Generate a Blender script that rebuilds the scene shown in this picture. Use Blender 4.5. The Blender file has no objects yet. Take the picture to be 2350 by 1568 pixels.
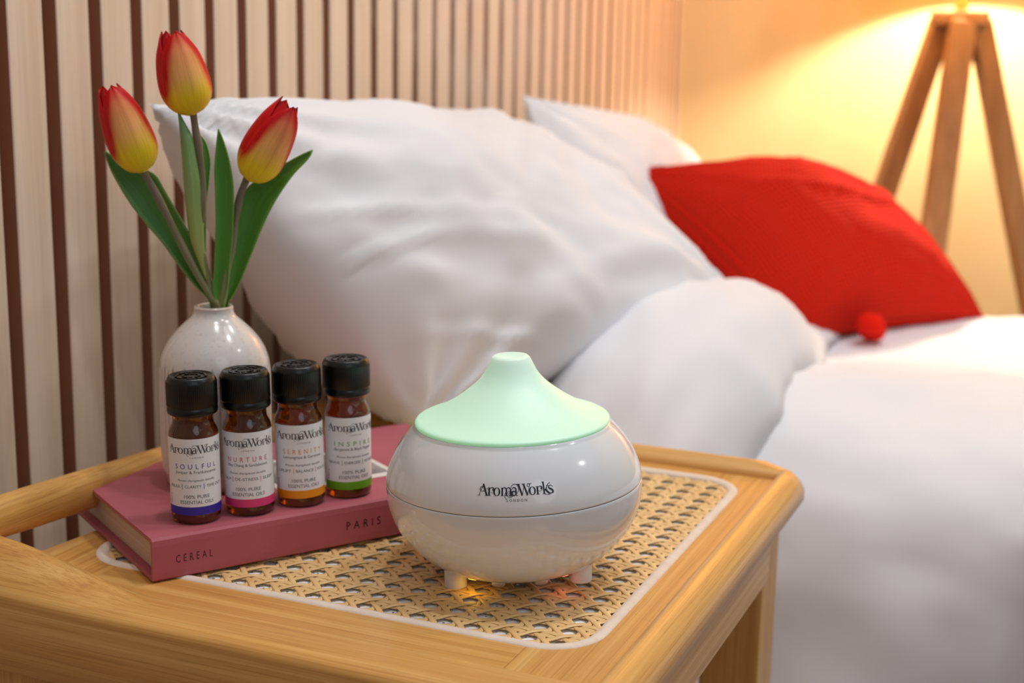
import bpy, bmesh, math, random
from mathutils import Vector, Matrix, Euler, noise
S = bpy.context.scene
C = S.collection
PI = math.pi
rnd = random.Random(7)

# ------------------------------------------------------------------ camera, light, exposure
cam_d = bpy.data.cameras.new('camera')
cam = bpy.data.objects.new('camera', cam_d)
C.objects.link(cam)
cam_d.sensor_width = 36.0
cam_d.lens = 49.548
cam_d.clip_start = 0.02
F_ = Vector((-0.35492, 0.91267, -0.20267)); R_ = Vector((0.93039, 0.36606, 0.01913)); U_ = Vector((-0.09165, 0.18177, 0.97906))
cam.matrix_world = Matrix(((R_.x, U_.x, -F_.x, 0.53919), (R_.y, U_.y, -F_.y, 0.0), (R_.z, U_.z, -F_.z, 0.80499), (0, 0, 0, 1)))
cam_d.dof.use_dof = True
cam_d.dof.focus_distance = 0.648
cam_d.dof.aperture_fstop = 8.0
S.camera = cam

world = bpy.data.worlds.new('room_ambience')
S.world = world
world.use_nodes = True
wb = world.node_tree.nodes['Background']
wb.inputs['Color'].default_value = (0.80, 0.90, 1.0, 1)
wb.inputs['Strength'].default_value = 0.46

def light(name, kind, loc, energy, color, size=0.1, target=None, spread=None):
    l = bpy.data.lights.new(name, kind)
    l.energy = energy
    l.color = color
    if kind == 'AREA':
        l.shape = 'DISK'; l.size = size
        if spread: l.spread = spread
    else:
        l.shadow_soft_size = size
    o = bpy.data.objects.new(name, l)
    o.location = loc
    if target:
        o.rotation_euler = (Vector(target) - Vector(loc)).to_track_quat('-Z', 'Y').to_euler()
    C.objects.link(o)
    return o
WARMW = (1.0, 0.97, 0.95)
# the window behind the camera and the ceiling spots of the room
light('window_daylight', 'AREA', (2.2, -1.3, 2.0), 5.0, (0.93, 0.97, 1.0), 1.5, (0.35, 0.9, 0.5))
for i, (x, y) in enumerate(((0.34, 0.58), (1.02, 0.85), (0.62, 1.00), (2.2, 1.1), (0.85, 1.45))):
    light('ceiling_spot', 'AREA', (x, y, 2.35), 4.6, WARMW, 0.09, (x, y, 0))
light('lamp_bulb', 'POINT', (0.40, 1.87, 1.00), 14.0, (1.0, 0.88, 0.68), 0.03)

S.cycles.volume_bounces = 3
S.view_settings.view_transform = 'Standard'
S.view_settings.look = 'None'
S.view_settings.gamma = 1.0
S.view_settings.use_curve_mapping = False
S.view_settings.exposure = 0.05

# ------------------------------------------------------------------ materials
def srgb(r, g, b):
    f = lambda c: (c / 255 / 12.92) if c / 255 <= 0.04045 else ((c / 255 + 0.055) / 1.055) ** 2.4
    return (f(r), f(g), f(b), 1)

class NT:
    def __init__(s, name):
        s.m = bpy.data.materials.new(name); s.m.use_nodes = True
        s.t = s.m.node_tree; s.b = s.t.nodes['Principled BSDF']; s.out = s.t.nodes['Material Output']
    def n(s, typ, **kw):
        x = s.t.nodes.new(typ)
        for k, v in kw.items():
            if k in x.inputs.keys(): x.inputs[k].default_value = v
            else: setattr(x, k, v)
        return x
    def l(s, a, b): s.t.links.new(a, b)
    def set(s, **kw):
        for k, v in kw.items(): s.b.inputs[k.replace('_', ' ')].default_value = v
        return s

def plain(name, col, rough=0.5, **kw):
    q = NT(name); q.set(Base_Color=col, Roughness=rough, **kw)
    return q.m

def bump(q, h, strength, dist=0.001):
    b = q.n('ShaderNodeBump'); b.inputs['Strength'].default_value = strength; b.inputs['Distance'].default_value = dist
    q.l(h, b.inputs['Height']); q.l(b.outputs['Normal'], q.b.inputs['Normal'])

def wood(name, c1, c2, c3, axis, scale, rough=0.45, coat=0.0, stretch=28.0, line=0.6):
    """grain running along the local axis; colour varies across it"""
    q = NT(name)
    tc = q.n('ShaderNodeTexCoord'); mp = q.n('ShaderNodeMapping')
    sc = [scale, scale, scale]; sc[axis] = scale / stretch
    mp.inputs['Scale'].default_value = sc
    oi = q.n('ShaderNodeObjectInfo'); ad = q.n('ShaderNodeVectorMath', operation='MULTIPLY_ADD')
    q.l(tc.outputs['Object'], ad.inputs[0]); ad.inputs[1].default_value = (1, 1, 1)
    cb = q.n('ShaderNodeCombineXYZ')
    mu = q.n('ShaderNodeMath', operation='MULTIPLY'); mu.inputs[1].default_value = 3.7
    q.l(oi.outputs['Random'], mu.inputs[0])
    for i in range(3): q.l(mu.outputs[0], cb.inputs[i])
    q.l(cb.outputs[0], ad.inputs[2]); q.l(ad.outputs[0], mp.inputs['Vector'])
    n1 = q.n('ShaderNodeTexNoise', Scale=1.0, Detail=5.0, Roughness=0.62); q.l(mp.outputs[0], n1.inputs['Vector'])
    n2 = q.n('ShaderNodeTexNoise', Scale=5.5, Detail=3.0, Roughness=0.6); q.l(mp.outputs[0], n2.inputs['Vector'])
    r1 = q.n('ShaderNodeValToRGB'); q.l(n1.outputs[0], r1.inputs[0])
    r1.color_ramp.elements[0].position = 0.30; r1.color_ramp.elements[0].color = c1
    r1.color_ramp.elements[1].position = 0.68; r1.color_ramp.elements[1].color = c3
    e = r1.color_ramp.elements.new(0.5); e.color = c2
    r2 = q.n('ShaderNodeValToRGB'); q.l(n2.outputs[0], r2.inputs[0])
    r2.color_ramp.elements[0].position = 0.30; r2.color_ramp.elements[0].color = (0.70, 0.60, 0.50, 1)
    r2.color_ramp.elements[1].position = 0.5; r2.color_ramp.elements[1].color = (1, 1, 1, 1)
    mx = q.n('ShaderNodeMix', data_type='RGBA', blend_type='MULTIPLY'); mx.inputs[0].default_value = line
    q.l(r1.outputs[0], mx.inputs[6]); q.l(r2.outputs[0], mx.inputs[7])
    q.l(mx.outputs[2], q.b.inputs['Base Color'])
    q.set(Roughness=rough, Coat_Weight=coat, Coat_Roughness=0.18)
    bump(q, n2.outputs[0], 0.12, 0.0004)
    return q.m

BAM = (srgb(202, 142, 70), srgb(218, 162, 86), srgb(230, 180, 106))
bam_x = wood('bamboo_along_x', *BAM, 0, 210, 0.36, 0.3, 90, 0.75)
bam_y = wood('bamboo_along_y', *BAM, 1, 210, 0.36, 0.3, 90, 0.75)
bam_z = wood('bamboo_along_z', *BAM, 2, 210, 0.4, 0.2, 90, 0.5)
oak = wood('pale_oak_slat', srgb(224, 202, 178), srgb(233, 213, 191), srgb(239, 221, 202), 2, 60, 0.6, 0.0, 60, 0.25)
lampwood = wood('lamp_oak', srgb(150, 104, 58), srgb(164, 118, 70), srgb(178, 132, 84), 2, 60, 0.5, 0.0, 20)
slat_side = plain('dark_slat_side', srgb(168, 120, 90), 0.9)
felt = plain('brown_felt_backing', srgb(186, 136, 104), 0.95)
rimwood = wood('pale_rattan_core', srgb(226, 206, 188), srgb(232, 214, 198), srgb(237, 221, 207), 0, 150, 0.65, 0.0, 3, 0.15)
plaster = plain('cream_wall_paint', srgb(236, 210, 158), 0.85)
paint2 = plain('warm_grey_wall_paint', srgb(188, 190, 196), 0.85)
floorm = wood('floor_oak', srgb(120, 92, 70), srgb(140, 110, 84), srgb(156, 126, 98), 1, 14, 0.5, 0.1, 14)

def cane_mat():
    q = NT('straw_cane')
    tc = q.n('ShaderNodeTexCoord'); n1 = q.n('ShaderNodeTexNoise', Scale=70.0, Detail=4.0)
    q.l(tc.outputs['Object'], n1.inputs['Vector'])
    r = q.n('ShaderNodeValToRGB'); q.l(n1.outputs[0], r.inputs[0])
    r.color_ramp.elements[0].position = 0.3; r.color_ramp.elements[0].color = srgb(228, 186, 122)
    r.color_ramp.elements[1].position = 0.7; r.color_ramp.elements[1].color = srgb(242, 206, 148)
    q.l(r.outputs[0], q.b.inputs['Base Color'])
    q.set(Roughness=0.38, Coat_Weight=0.15)
    return q.m
cane = cane_mat()

def net_mat():
    q = NT('white_net')
    tc = q.n('ShaderNodeTexCoord'); v = q.n('ShaderNodeTexVoronoi', Scale=330.0); q.l(tc.outputs['Object'], v.inputs['Vector'])
    cmp_ = q.n('ShaderNodeMath', operation='GREATER_THAN'); cmp_.inputs[1].default_value = 0.22; q.l(v.outputs['Distance'], cmp_.inputs[0])
    tr = q.n('ShaderNodeBsdfTransparent'); mix = q.n('ShaderNodeMixShader')
    n = q.n('ShaderNodeTexNoise', Scale=1800.0); q.l(tc.outputs['Object'], n.inputs['Vector']); bump(q, n.outputs[0], 0.5, 0.0006)
    q.set(Base_Color=srgb(248, 248, 250), Roughness=0.9)
    q.l(cmp_.outputs[0], mix.inputs[0]); q.l(tr.outputs[0], mix.inputs[1]); q.l(q.b.outputs[0], mix.inputs[2])
    q.l(mix.outputs[0], q.out.inputs['Surface'])
    return q.m
net = net_mat()

def cloth(name, col, rough=0.85, scale=900.0, strength=0.15, big=0.0):
    q = NT(name); q.set(Base_Color=col, Roughness=rough, Sheen_Weight=0.15)
    tc = q.n('ShaderNodeTexCoord'); n = q.n('ShaderNodeTexNoise', Scale=scale, Detail=2.0); q.l(tc.outputs['Object'], n.inputs['Vector'])
    bump(q, n.outputs[0], strength, 0.0005)
    return q.m
linen = cloth('white_cotton', srgb(232, 232, 236))

def knit_mat():
    q = NT('red_knit')
    tc = q.n('ShaderNodeTexCoord')
    w1 = q.n('ShaderNodeTexWave', Scale=105.0, wave_type='BANDS', bands_direction='X'); q.l(tc.outputs['UV'], w1.inputs['Vector'])
    w2 = q.n('ShaderNodeTexWave', Scale=80.0, wave_type='BANDS', bands_direction='Y'); q.l(tc.outputs['UV'], w2.inputs['Vector'])
    w1.inputs['Scale'].default_value = 22.0; w2.inputs['Scale'].default_value = 17.0
    m = q.n('ShaderNodeMath', operation='MULTIPLY'); q.l(w1.outputs['Fac'], m.inputs[0]); q.l(w2.outputs['Fac'], m.inputs[1])
    r = q.n('ShaderNodeValToRGB'); q.l(m.outputs[0], r.inputs[0])
    r.color_ramp.elements[0].color = srgb(226, 28, 8); r.color_ramp.elements[1].color = srgb(250, 58, 22)
    q.l(r.outputs[0], q.b.inputs['Base Color'])
    q.set(Roughness=0.95, Specular_IOR_Level=0.2)
    bump(q, m.outputs[0], 1.0, 0.004)
    return q.m
knit = knit_mat()

def book_mat():
    q = NT('dusty_rose_book_cloth')
    tc = q.n('ShaderNodeTexCoord'); n = q.n('ShaderNodeTexNoise', Scale=2200.0, Detail=2.0); q.l(tc.outputs['Object'], n.inputs['Vector'])
    n2 = q.n('ShaderNodeTexNoise', Scale=14.0, Detail=3.0); q.l(tc.outputs['Object'], n2.inputs['Vector'])
    r = q.n('ShaderNodeValToRGB'); q.l(n2.outputs[0], r.inputs[0])
    r.color_ramp.elements[0].position = 0.3; r.color_ramp.elements[0].color = srgb(172, 80, 92)
    r.color_ramp.elements[1].position = 0.7; r.color_ramp.elements[1].color = srgb(184, 92, 104)
    q.l(r.outputs[0], q.b.inputs['Base Color']); q.set(Roughness=0.55, Sheen_Weight=0.1)
    bump(q, n.outputs[0], 0.25, 0.0003)
    return q.m
bookm = book_mat()

def page_mat():
    q = NT('book_pages')
    tc = q.n('ShaderNodeTexCoord'); mp = q.n('ShaderNodeMapping'); mp.inputs['Scale'].default_value = (3, 3, 2600)
    q.l(tc.outputs['Object'], mp.inputs['Vector'])
    n = q.n('ShaderNodeTexNoise', Scale=1.0, Detail=2.0); q.l(mp.outputs[0], n.inputs['Vector'])
    r = q.n('ShaderNodeValToRGB'); q.l(n.outputs[0], r.inputs[0])
    r.color_ramp.elements[0].color = srgb(176, 158, 146); r.color_ramp.elements[1].color = srgb(222, 206, 194)
    q.l(r.outputs[0], q.b.inputs['Base Color']); q.set(Roughness=0.9); bump(q, n.outputs[0], 0.3, 0.0004)
    return q.m
pagem = page_mat()

glossw = plain('white_gloss_plastic', srgb(226, 229, 233), 0.14, Coat_Weight=0.6, Coat_Roughness=0.04)
mattw = plain('white_satin_plastic', srgb(236, 236, 236), 0.35)
def cap_mat():
    q = NT('frosted_lit_cap')
    tc = q.n('ShaderNodeTexCoord'); sp = q.n('ShaderNodeSeparateXYZ'); q.l(tc.outputs['Object'], sp.inputs[0])
    r = q.n('ShaderNodeValToRGB')
    mr = q.n('ShaderNodeMapRange'); mr.inputs['From Min'].default_value = 0.076; mr.inputs['From Max'].default_value = 0.110
    q.l(sp.outputs['Z'], mr.inputs['Value']); q.l(mr.outputs[0], r.inputs[0])
    r.color_ramp.elements[0].color = (0.16, 0.95, 0.40, 1); r.color_ramp.elements[1].color = (0.42, 0.9, 0.66, 1)
    e = r.color_ramp.elements.new(0.45); e.color = (0.24, 0.95, 0.50, 1)
    q.l(r.outputs[0], q.b.inputs['Emission Color'])
    q.set(Base_Color=srgb(216, 226, 220), Roughness=0.42, Emission_Strength=0.29, Subsurface_Weight=0.25, Subsurface_Scale=0.01)
    return q.m
capm = cap_mat()
def emit(name, col, strength):
    q = NT(name); q.set(Base_Color=col, Emission_Color=col, Emission_Strength=strength); return q.m
led_y = emit('amber_indicator', (1.0, 0.55, 0.02, 1), 9.0)
led_r = emit('coral_indicator', (1.0, 0.22, 0.10, 1), 5.0)
seam_m = plain('seam_shadow_gap', srgb(120, 116, 112), 0.7)

amber = NT('amber_glass').set(Base_Color=srgb(120, 60, 12), Roughness=0.04, IOR=1.5, Transmission_Weight=0.82, Coat_Weight=0.4, Coat_Roughness=0.03).m
blackcap = plain('black_ribbed_plastic', srgb(6, 6, 7), 0.3)
paper = plain('white_label_paper', srgb(240, 241, 245), 0.6)
ink = plain('dark_grey_ink', srgb(84, 84, 90), 0.7)
ink_l = plain('soft_grey_ink', srgb(120, 118, 122), 0.7)
ink_logo = plain('navy_black_print', srgb(34, 38, 52), 0.5)
ink_spine = plain('dark_plum_print', srgb(62, 26, 34), 0.6)
ink_spine2 = plain('black_foil_print', srgb(22, 14, 16), 0.4)

def vase_mat():
    q = NT('speckled_white_glaze')
    a = q.n('ShaderNodeVertexColor', layer_name='glaze')
    tc = q.n('ShaderNodeTexCoord'); n = q.n('ShaderNodeTexNoise', Scale=420.0, Detail=3.0); q.l(tc.outputs['Object'], n.inputs['Vector'])
    r = q.n('ShaderNodeValToRGB'); q.l(n.outputs[0], r.inputs[0])
    r.color_ramp.elements[0].position = 0.25; r.color_ramp.elements[0].color = (0.86, 0.82, 0.79, 1)
    r.color_ramp.elements[1].position = 0.45; r.color_ramp.elements[1].color = (1, 1, 1, 1)
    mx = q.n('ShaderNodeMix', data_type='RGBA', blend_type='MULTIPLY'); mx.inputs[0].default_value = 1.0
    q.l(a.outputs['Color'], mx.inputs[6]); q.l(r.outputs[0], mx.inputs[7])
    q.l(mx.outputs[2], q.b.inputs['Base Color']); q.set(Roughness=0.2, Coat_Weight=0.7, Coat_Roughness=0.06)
    return q.m
vasem = vase_mat()
def vcol_mat(name, rough=0.45, sss=0.0, noise_scale=0.0, **kw):
    q = NT(name); a = q.n('ShaderNodeVertexColor', layer_name='tint')
    if noise_scale:
        tc = q.n('ShaderNodeTexCoord'); mp = q.n('ShaderNodeMapping'); mp.inputs['Scale'].default_value = (noise_scale, noise_scale * 0.04, 1)
        q.l(tc.outputs['UV'], mp.inputs['Vector'])
        n = q.n('ShaderNodeTexNoise', Scale=1.0, Detail=3.0); q.l(mp.outputs[0], n.inputs['Vector'])
        r = q.n('ShaderNodeValToRGB'); q.l(n.outputs[0], r.inputs[0])
        r.color_ramp.elements[0].position = 0.3; r.color_ramp.elements[0].color = (0.86, 0.86, 0.86, 1)
        r.color_ramp.elements[1].position = 0.7; r.color_ramp.elements[1].color = (1.06, 1.06, 1.06, 1)
        mx = q.n('ShaderNodeMix', data_type='RGBA', blend_type='MULTIPLY'); mx.inputs[0].default_value = 1.0
        q.l(a.outputs['Color'], mx.inputs[6]); q.l(r.outputs[0], mx.inputs[7]); q.l(mx.outputs[2], q.b.inputs['Base Color'])
    else: q.l(a.outputs['Color'], q.b.inputs['Base Color'])
    q.set(Roughness=rough, **kw)
    return q.m
petalm = vcol_mat('tulip_petal', 0.55, noise_scale=26.0, Specular_IOR_Level=0.25)
leafm = vcol_mat('tulip_leaf', 0.42, noise_scale=30.0)
stemm = vcol_mat('tulip_stem', 0.5)

# ------------------------------------------------------------------ helpers
def smooth(me, on=True):
    for p in me.polygons: p.use_smooth = on

def link(name, me, mat, parent=None, sm=True):
    o = bpy.data.objects.new(name, me)
    C.objects.link(o)
    if mat:
        for m in (mat if isinstance(mat, (list, tuple)) else [mat]): me.materials.append(m)
    if parent: o.parent = parent
    if sm: smooth(me)
    return o

def from_data(name, V, Fc, mat, parent=None, sm=True):
    me = bpy.data.meshes.new(name)
    me.from_pydata([tuple(v) for v in V], [], Fc)
    me.update()
    return link(name, me, mat, parent, sm)

def thing(name, label, cat, loc=(0, 0, 0), rot=(0, 0, 0), group=None):
    o = bpy.data.objects.new(name, None)
    o.empty_display_size = 0.02
    o.location = loc; o.rotation_euler = rot
    C.objects.link(o)
    o['label'] = label; o['category'] = cat
    if group: o['group'] = group
    return o

def tag(o, label, cat, group=None, kind=None):
    o['label'] = label; o['category'] = cat
    if group: o['group'] = group
    if kind: o['kind'] = kind
    return o

def bm_obj(name, bm, mat, parent=None, sm=False):
    me = bpy.data.meshes.new(name)
    bmesh.ops.recalc_face_normals(bm, faces=bm.faces[:])
    bm.to_mesh(me); bm.free()
    return link(name, me, mat, parent, sm)

def box_bm(x0, x1, y0, y1, z0, z1, bev=0.0, seg=2):
    bm = bmesh.new()
    r = bmesh.ops.create_cube(bm, size=1)
    for v in bm.verts:
        v.co = Vector(((x0 + x1) / 2 + v.co.x * (x1 - x0), (y0 + y1) / 2 + v.co.y * (y1 - y0), (z0 + z1) / 2 + v.co.z * (z1 - z0)))
    if bev: bmesh.ops.bevel(bm, geom=bm.edges[:], offset=bev, segments=seg, profile=0.6, affect='EDGES', clamp_overlap=True)
    return bm

def box(name, x0, x1, y0, y1, z0, z1, mat, parent=None, bev=0.0, seg=2):
    """box whose origin sits at its centre so that local grain coordinates make sense"""
    cx, cy, cz = (x0 + x1) / 2, (y0 + y1) / 2, (z0 + z1) / 2
    o = bm_obj(name, box_bm(x0 - cx, x1 - cx, y0 - cy, y1 - cy, z0 - cz, z1 - cz, bev, seg), mat, parent, False)
    o.location = (cx, cy, cz)
    return o

def catmull(P, n=6):
    P = [tuple(p) for p in P]; out = []
    for i in range(len(P) - 1):
        p0, p1, p2, p3 = P[max(i - 1, 0)], P[i], P[i + 1], P[min(i + 2, len(P) - 1)]
        for k in range(n):
            t = k / n
            out.append(tuple(0.5 * (2 * b + (c - a) * t + (2 * a - 5 * b + 4 * c - d) * t * t + (3 * b - a - 3 * c + d) * t ** 3) for a, b, c, d in zip(p0, p1, p2, p3)))
    out.append(P[-1])
    return out

def lathe(name, prof, mat, parent=None, seg=64, rfun=None):
    """prof: list of (r, z), first/last may sit on the axis"""
    V, Fc = [], []
    for (r, z) in prof:
        for k in range(seg):
            a = 2 * PI * k / seg
            rr = r if rfun is None else rfun(r, z, a)
            V.append((rr * math.cos(a), rr * math.sin(a), z))
    for i in range(len(prof) - 1):
        for k in range(seg):
            k2 = (k + 1) % seg
            Fc.append((i * seg + k, i * seg + k2, (i + 1) * seg + k2, (i + 1) * seg + k))
    me = bpy.data.meshes.new(name)
    me.from_pydata(V, [], Fc)
    bm = bmesh.new(); bm.from_mesh(me)
    bmesh.ops.remove_doubles(bm, verts=bm.verts[:], dist=1e-6)
    bmesh.ops.recalc_face_normals(bm, faces=bm.faces[:])
    bm.to_mesh(me); bm.free()
    return link(name, me, mat, parent, True)

def loft(name, rings, mat, parent=None, closed=True, caps=True, sm=True):
    n = len(rings[0]); V = [p for r in rings for p in r]; Fc = []
    for i in range(len(rings) - 1):
        for k in range(n if closed else n - 1):
            k2 = (k + 1) % n
            Fc.append((i * n + k, i * n + k2, (i + 1) * n + k2, (i + 1) * n + k))
    if caps and closed:
        Fc.append(tuple(range(n - 1, -1, -1))); Fc.append(tuple((len(rings) - 1) * n + k for k in range(n)))
    me = bpy.data.meshes.new(name); me.from_pydata([tuple(v) for v in V], [], Fc)
    bm = bmesh.new(); bm.from_mesh(me); bmesh.ops.recalc_face_normals(bm, faces=bm.faces[:]); bm.to_mesh(me); bm.free()
    return link(name, me, mat, parent, sm)

def sharp(o, ang=35):
    """flat caps stay flat, round flanks smooth"""
    me = o.data; bm = bmesh.new(); bm.from_mesh(me)
    for e in bm.edges:
        if len(e.link_faces) == 2 and e.calc_face_angle(0) > math.radians(ang): e.smooth = False
    bm.to_mesh(me); bm.free()
    return o

def tube(name, pts, rad, mat, parent=None, seg=10):
    """round tube through 3D points; rad a number or list"""
    P = [Vector(p) for p in pts]; rings = []
    up = Vector((0, 0, 1))
    for i, p in enumerate(P):
        t = (P[min(i + 1, len(P) - 1)] - P[max(i - 1, 0)]).normalized()
        a = t.cross(up)
        if a.length < 1e-3: a = t.cross(Vector((1, 0, 0)))
        a.normalize(); b = a.cross(t)
        r = rad[i] if isinstance(rad, (list, tuple)) else rad
        rings.append([p + (a * math.cos(2 * PI * k / seg) + b * math.sin(2 * PI * k / seg)) * r for k in range(seg)])
    return loft(name, rings, mat, parent)

ss = lambda t: (lambda u: u * u * (3 - 2 * u))(max(0.0, min(1.0, t)))
_txt = {}
def text2d(body, size, spacing=1.0, shear=0.0, bold=0.0):
    """outline of a line of lettering as flat polygons, centred on the origin"""
    key = (body, size, spacing, shear, bold)
    if key in _txt: return _txt[key]
    cu = bpy.data.curves.new('lettering', 'FONT')
    cu.body = body; cu.size = size; cu.space_character = spacing; cu.align_x = 'CENTER'; cu.shear = shear; cu.resolution_u = 3
    cu.offset = bold
    o = bpy.data.objects.new('lettering', cu); C.objects.link(o)
    dg = bpy.context.evaluated_depsgraph_get(); dg.update()
    me = bpy.data.meshes.new_from_object(o.evaluated_get(dg))
    V = [(v.co.x, v.co.y) for v in me.vertices]; Fc = [tuple(p.vertices) for p in me.polygons]
    bpy.data.objects.remove(o); bpy.data.curves.remove(cu); bpy.data.meshes.remove(me)
    _txt[key] = (V, Fc)
    return V, Fc

def strokes2d(paths):
    """each path: [(x, y, width), ...] -> flat quads"""
    V, Fc = [], []
    for P in paths:
        b = len(V); n = len(P)
        for i, (x, y, w) in enumerate(P):
            x0, y0, _ = P[max(i - 1, 0)]; x1, y1, _ = P[min(i + 1, n - 1)]
            dx, dy = x1 - x0, y1 - y0; L = math.hypot(dx, dy) or 1
            V.append((x - dy / L * w / 2, y + dx / L * w / 2)); V.append((x + dy / L * w / 2, y - dx / L * w / 2))
        for i in range(n - 1): Fc.append((b + 2 * i + 1, b + 2 * i + 3, b + 2 * i + 2, b + 2 * i))
    return V, Fc

def merge2d(*sets):
    V, Fc = [], []
    for v, f in sets:
        b = len(V); V += v; Fc += [tuple(i + b for i in q) for q in f]
    return V, Fc
def move2d(vf, dx, dy, s=1.0): return [(x * s + dx, y * s + dy) for x, y in vf[0]], vf[1]

def wordmark():
    """the high-contrast serif wordmark with its curls, cap height 1, about 7.6 wide, centred"""
    P = []
    def arc(cx, cy, rx, ry, a0, a1, w0, w1=None, n=18, wf=None):
        w1 = w0 if w1 is None else w1
        P.append([(cx + rx * math.cos(math.radians(a0 + (a1 - a0) * i / n)), cy + ry * math.sin(math.radians(a0 + (a1 - a0) * i / n)),
                   wf(i / n) if wf else w0 + (w1 - w0) * i / n) for i in range(n + 1)])
    def ln(x0, y0, x1, y1, w): P.append([(x0, y0, w), (x1, y1, w)])
    def serif(x, y, h=0.13): ln(x - h, y, x + h, y, 0.045)
    def ring(cx, cy, rx, ry, thick, thin): # stressed bowl
        n = 28
        P.append([(cx + rx * math.cos(2 * PI * i / n), cy + ry * math.sin(2 * PI * i / n), thin + (thick - thin) * abs(math.cos(2 * PI * i / n)) ** 1.5) for i in range(n + 1)])
    X = 0.70 # x-height
    # A
    ln(0.10, 0.0, 0.46, 0.98, 0.045); ln(0.44, 1.0, 0.86, 0.0, 0.17); serif(0.10, 0.02, 0.14); serif(0.84, 0.02, 0.17)
    arc(0.36, 0.56, 0.22, 0.20, 60, 420, 0.04); arc(0.30, 0.60, 0.12, 0.13, 0, 300, 0.035)
    ln(0.50, 0.36, 0.72, 0.36, 0.04); arc(0.86, 0.38, 0.16, 0.22, 150, 30, 0.035)
    # r
    x = 1.06
    ln(x, 0.0, x, X, 0.16); serif(x, 0.02, 0.18); ln(x - 0.16, X - 0.02, x, X - 0.02, 0.045)
    arc(x + 0.26, X - 0.22, 0.22, 0.22, 160, 20, 0.03, 0.12); arc(x + 0.40, X - 0.20, 0.05, 0.05, 0, 360, 0.10)
    arc(x + 0.30, 0.38, 0.20, 0.14, 200, 380, 0.03)
    # o
    ring(1.80, 0.35, 0.26, 0.34, 0.16, 0.04)
    # m
    x = 2.32
    for k in range(3):
        ln(x + 0.40 * k, 0.0, x + 0.40 * k, X - (0.14 if k else 0), 0.15); serif(x + 0.40 * k, 0.02, 0.15)
    ln(x - 0.14, X - 0.02, x, X - 0.02, 0.045)
    for k in range(2): arc(x + 0.20 + 0.40 * k, X - 0.20, 0.20, 0.20, 175, 0, 0.035, 0.12)
    # swirl under m / a
    arc(2.86, 0.02, 0.30, 0.36, 110, 250, 0.04); arc(3.06, 0.12, 0.28, 0.28, 300, -60, 0.04); arc(3.10, 0.12, 0.16, 0.16, 0, 340, 0.04)
    # a
    x = 3.62
    ln(x, 0.05, x, 0.50, 0.15); arc(x - 0.18, 0.50, 0.20, 0.20, 170, 0, 0.05, 0.12); arc(x - 0.20, 0.20, 0.21, 0.18, 30, 330, 0.05, wf=lambda t: 0.05 + 0.10 * math.sin(PI * t))
    arc(x + 0.10, 0.10, 0.10, 0.10, 180, 320, 0.05)
    arc(x - 0.10, 0.58, 0.38, 0.42, 165, -60, 0.045)
    # W
    x = 3.80
    ln(x + 0.06, 0.98, x + 0.42, 0.0, 0.17); ln(x + 0.42, 0.02, x + 0.66, 0.92, 0.045); ln(x + 0.56, 0.98, x + 0.92, 0.0, 0.17); ln(x + 0.92, 0.02, x + 1.22, 0.98, 0.045)
    serif(x + 0.06, 0.98, 0.17); serif(x + 0.56, 0.98, 0.17); serif(x + 1.22, 0.98, 0.15); arc(x + 1.04, 0.86, 0.12, 0.13, 0, 360, 0.05)
    # o r
    ring(5.20, 0.35, 0.26, 0.34, 0.16, 0.04)
    x = 5.70
    ln(x, 0.0, x, X, 0.16); serif(x, 0.02, 0.18); ln(x - 0.16, X - 0.02, x, X - 0.02, 0.045)
    arc(x + 0.26, X - 0.22, 0.22, 0.22, 160, 20, 0.03, 0.12); arc(x + 0.40, X - 0.20, 0.05, 0.05, 0, 360, 0.10); arc(x + 0.24, 0.44, 0.22, 0.16, 180, 370, 0.035)
    # k
    x = 6.32
    ln(x, 0.0, x, 1.06, 0.16); serif(x, 0.02, 0.17); ln(x - 0.16, 1.04, x, 1.04, 0.045)
    ln(x + 0.04, 0.30, x + 0.40, 0.70, 0.05); ln(x + 0.14, 0.38, x + 0.50, 0.0, 0.16); serif(x + 0.38, 0.69, 0.12)
    arc(x + 0.34, 0.06, 0.34, 0.16, 180, 330, 0.04)
    # s
    x = 7.02
    P.append([(a, b, w) for a, b, w in catmull([(x + 0.20, 0.56, .05), (x + 0.06, 0.69, .05), (x - 0.14, 0.66, .08), (x - 0.20, 0.50, .12), (x - 0.02, 0.38, .17), (x + 0.17, 0.24, .14), (x + 0.16, 0.08, .09), (x - 0.02, 0.01, .05), (x - 0.20, 0.06, .05), (x - 0.24, 0.18, .05)], 5)])
    arc(x + 0.02, 0.46, 0.44, 0.44, 300, -30 + 120, 0.045); arc(x - 0.02, 0.44, 0.42, 0.46, 90, 240, 0.04); arc(x - 0.10, 0.22, 0.22, 0.22, 240, 420, 0.035)
    V, Fc = strokes2d(P)
    return [(vx - 3.65, vy) for vx, vy in V], Fc
WM = wordmark()

# ------------------------------------------------------------------ the room
def setting(o): o['kind'] = 'structure'; return o
def slab(name, x0, x1, y0, y1, z0, z1, mat): return setting(box(name, x0, x1, y0, y1, z0, z1, mat))
slab('floor', -0.03, 3.2, -1.6, 2.05, -0.03, 0.0, floorm)
slab('wall_back', -0.03, 3.2, 2.046, 2.09, 0.0, 2.4, plaster)
slab('wall_front', -0.03, 3.2, -1.64, -1.6, 0.0, 2.4, paint2)
slab('wall_right', 3.2, 3.24, -1.64, 2.09, 0.0, 2.4, paint2)
wl = slab('wall_left', -0.035, -0.010, -1.6, 2.046, 0.0, 2.4, felt)
sl_me = bpy.data.meshes.new('slat')
bm = box_bm(-0.005, 0.005, -0.0143, 0.0143, -1.2, 1.2, 0.0006, 1)
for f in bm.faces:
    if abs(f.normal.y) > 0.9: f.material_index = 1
bm.to_mesh(sl_me); bm.free(); sl_me.materials.append(oak); sl_me.materials.append(slat_side)
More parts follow.
